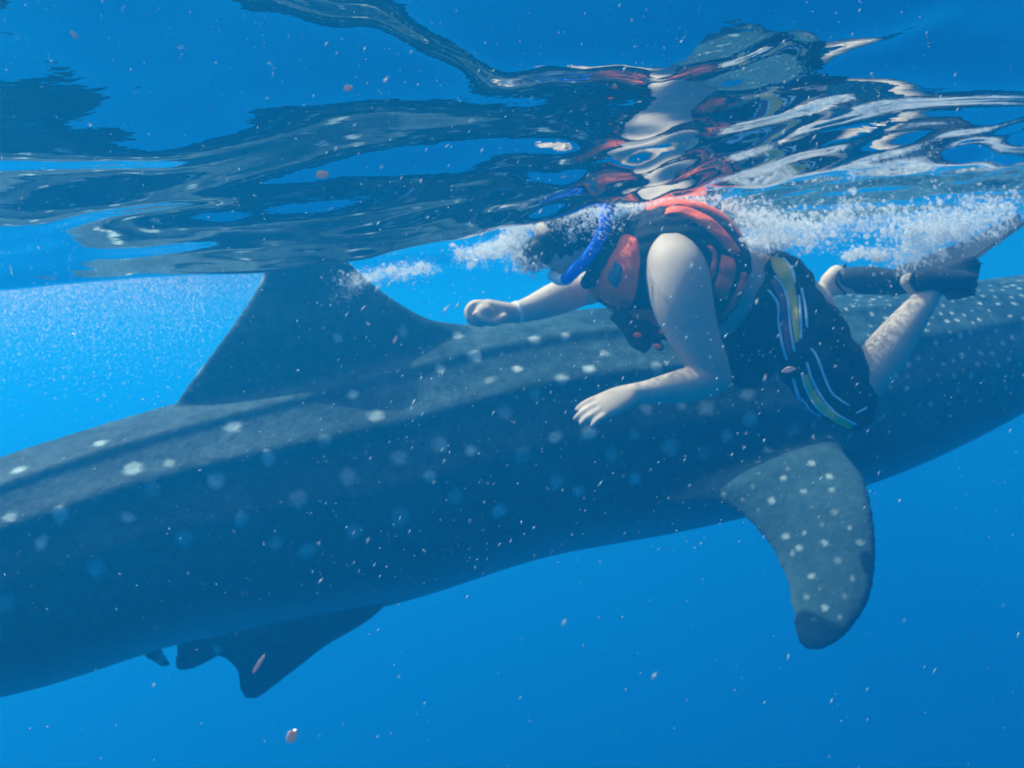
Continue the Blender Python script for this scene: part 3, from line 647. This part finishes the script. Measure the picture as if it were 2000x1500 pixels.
foam(3600, [(1450, 420), (1500, 438), (1560, 456), (1640, 425)], 30, 2.92, .08)
foam(1800, [(1470, 470), (1500, 480), (1530, 470)], 14, 2.86, .05)
foam(3600, [(1650, 420), (1760, 440), (1850, 425), (1990, 405)], 32, 3.0, .08)
foam(3000, [(1760, 520), (1800, 480), (1860, 455), (1940, 425)], 26, 3.02, .06)
foam(900, [(1650, 502), (1690, 492), (1730, 500)], 9, 3.05, .05)
foam(2000, [(1010, 420), (1010, 465), (1020, 505), (1050, 520)], 16, 2.95, .05)
foam(1200, [(900, 500), (960, 490), (1010, 470)], 14, 3.0, .06, .0012, .004)
foam(240, [(1060, 410), (1130, 420), (1180, 440)], 28, 2.84, .03, .002, .007, .1)
foam(1400, [(640, 535), (690, 548), (760, 532), (840, 520)], 14, 3.62, .08, .0012, .004)
foam(900, [(660, 590), (680, 565), (700, 545)], 13, 3.60, .06, .0012, .004)
scatter('bubble_foam', gb + gs, m_foam, kind='stuff', label='white foam and bubbles churned up round the snorkeller', category='bubbles')
# fine bubbles trailing in the wake behind the dorsal fin
n = 170000
y = 515 + np.abs(rng.normal(0, 120, n)) * rng.random(n) ** .6; x = rng.uniform(-160, 560, n); keep = rng.random(n) < np.clip(1.1 - (x + 160) / 900, .2, 1)
x, y = x[keep], y[keep]; D = np.where(x < 400, rng.uniform(3.0, 6.2, len(x)), rng.uniform(3.9, 6.2, len(x))); ok = (D > 3.9) | (y < 780); x, y, D = x[ok], y[ok], D[ok]
c = Pn(x, y, D)
tp = sea(c[:, 0], c[:, 1]); ok = c[:, 2] < tp - .01; c = c[ok]
scatter('wake_bubbles', [(fine, c, iso(.0007 * (4.6) ** (rng.random(len(c)) ** 6)))], m_foam, kind='stuff', label='cloud of fine bubbles in the wake behind the dorsal fin', category='bubbles')
# drifting specks all through the water
n = 6200
x = rng.uniform(-300, 2300, n); y = rng.uniform(-100, 1600, n); k_ = rng.random(n) < np.where(y > 1120 + .12 * (1000 - x), .16, np.where(x > 1750, .4, 1)); x, y = x[k_], y[k_]; n = len(x)
D = .75 + 2.1 * rng.random(n) ** .8
c = Pn(x, y, D); ok = c[:, 2] < sea(c[:, 0], c[:, 1]) - .02; x, y, D, c = x[ok], y[ok], D[ok], c[ok]; n = len(c)
long_ = np.where(x > 620, rng.uniform(1.5, 5.5, n), rng.uniform(1, 2.4, n)); ang = np.where(x > 620, rng.normal(R(58), .18, n), rng.normal(R(110), .9, n))
r = .00036 * 4.4 ** (rng.random(n) ** 3.2) * (.6 + .35 * D)
dirv = np.cos(ang)[:, None] * rt + np.sin(ang)[:, None] * up + rng.normal(0, .2, n)[:, None] * fw; dirv /= np.linalg.norm(dirv, axis=1)[:, None]
s1 = np.cross(dirv, fw); s1 /= np.linalg.norm(s1, axis=1)[:, None]; s2 = np.cross(dirv, s1)
A_ = np.stack([dirv * (r * long_)[:, None], s1 * r[:, None], s2 * (r * .7)[:, None]], 1)
scatter('drifting_specks', [(dot, c, A_)], m_speck, kind='stuff', label='pale plankton specks drifting through the water', category='plankton')
# a few larger flakes that can be told apart
m_flake = bubble_material('flake', (.82, .62, .50), .0)
for px, py, D, w_, h_, ang, lab in ((630, 341, 1.25, 13, 8, 5, 'square pinkish flake drifting under the rippled surface'), (570, 1438, .95, 15, 10, 60, 'rounded pale flake drifting in open water below the shark'),
        (505, 1297, 1.1, 22, 4, 58, 'long pale sliver drifting in front of the pelvic fin'), (1540, 722, 1.6, 14, 6, 12, 'brownish leaf shaped flake drifting in front of the striped shorts'),
        (680, 172, 1.3, 9, 7, 10, 'small squarish flake drifting near the reflected shark'), (145, 68, 1.2, 11, 4, -50, 'narrow flake drifting high by the blue surface'), (772, 663, 1.5, 9, 3, 65, 'short tan sliver drifting beside the dorsal fin')):
    a = R(ang); d1 = math.cos(a) * rt + math.sin(a) * up; d2 = -math.sin(a) * rt + math.cos(a) * up; s = D / F
    bm = bmesh.new(); k = 9; ringv = []
    for z in (-1, 1):
        ringv.append([bm.verts.new(P(px, py, D) + d1 * w_ * s * math.cos(6.283 * q / k) * random.uniform(.8, 1.1) + d2 * h_ * s * math.sin(6.283 * q / k) * random.uniform(.8, 1.1) + fw * z * s * 1.6) for q in range(k)])
    bm.faces.new(ringv[0]); bm.faces.new(ringv[1][::-1])
    for q in range(k): bm.faces.new((ringv[0][q], ringv[1][q], ringv[1][(q + 1) % k], ringv[0][(q + 1) % k]))
    bmesh.ops.recalc_face_normals(bm, faces=bm.faces[:]); me = bpy.data.meshes.new('flake'); bm.to_mesh(me); bm.free()
    link('plankton_flake', me, m_flake, label=lab, category='plankton', group='larger flakes drifting in the water')
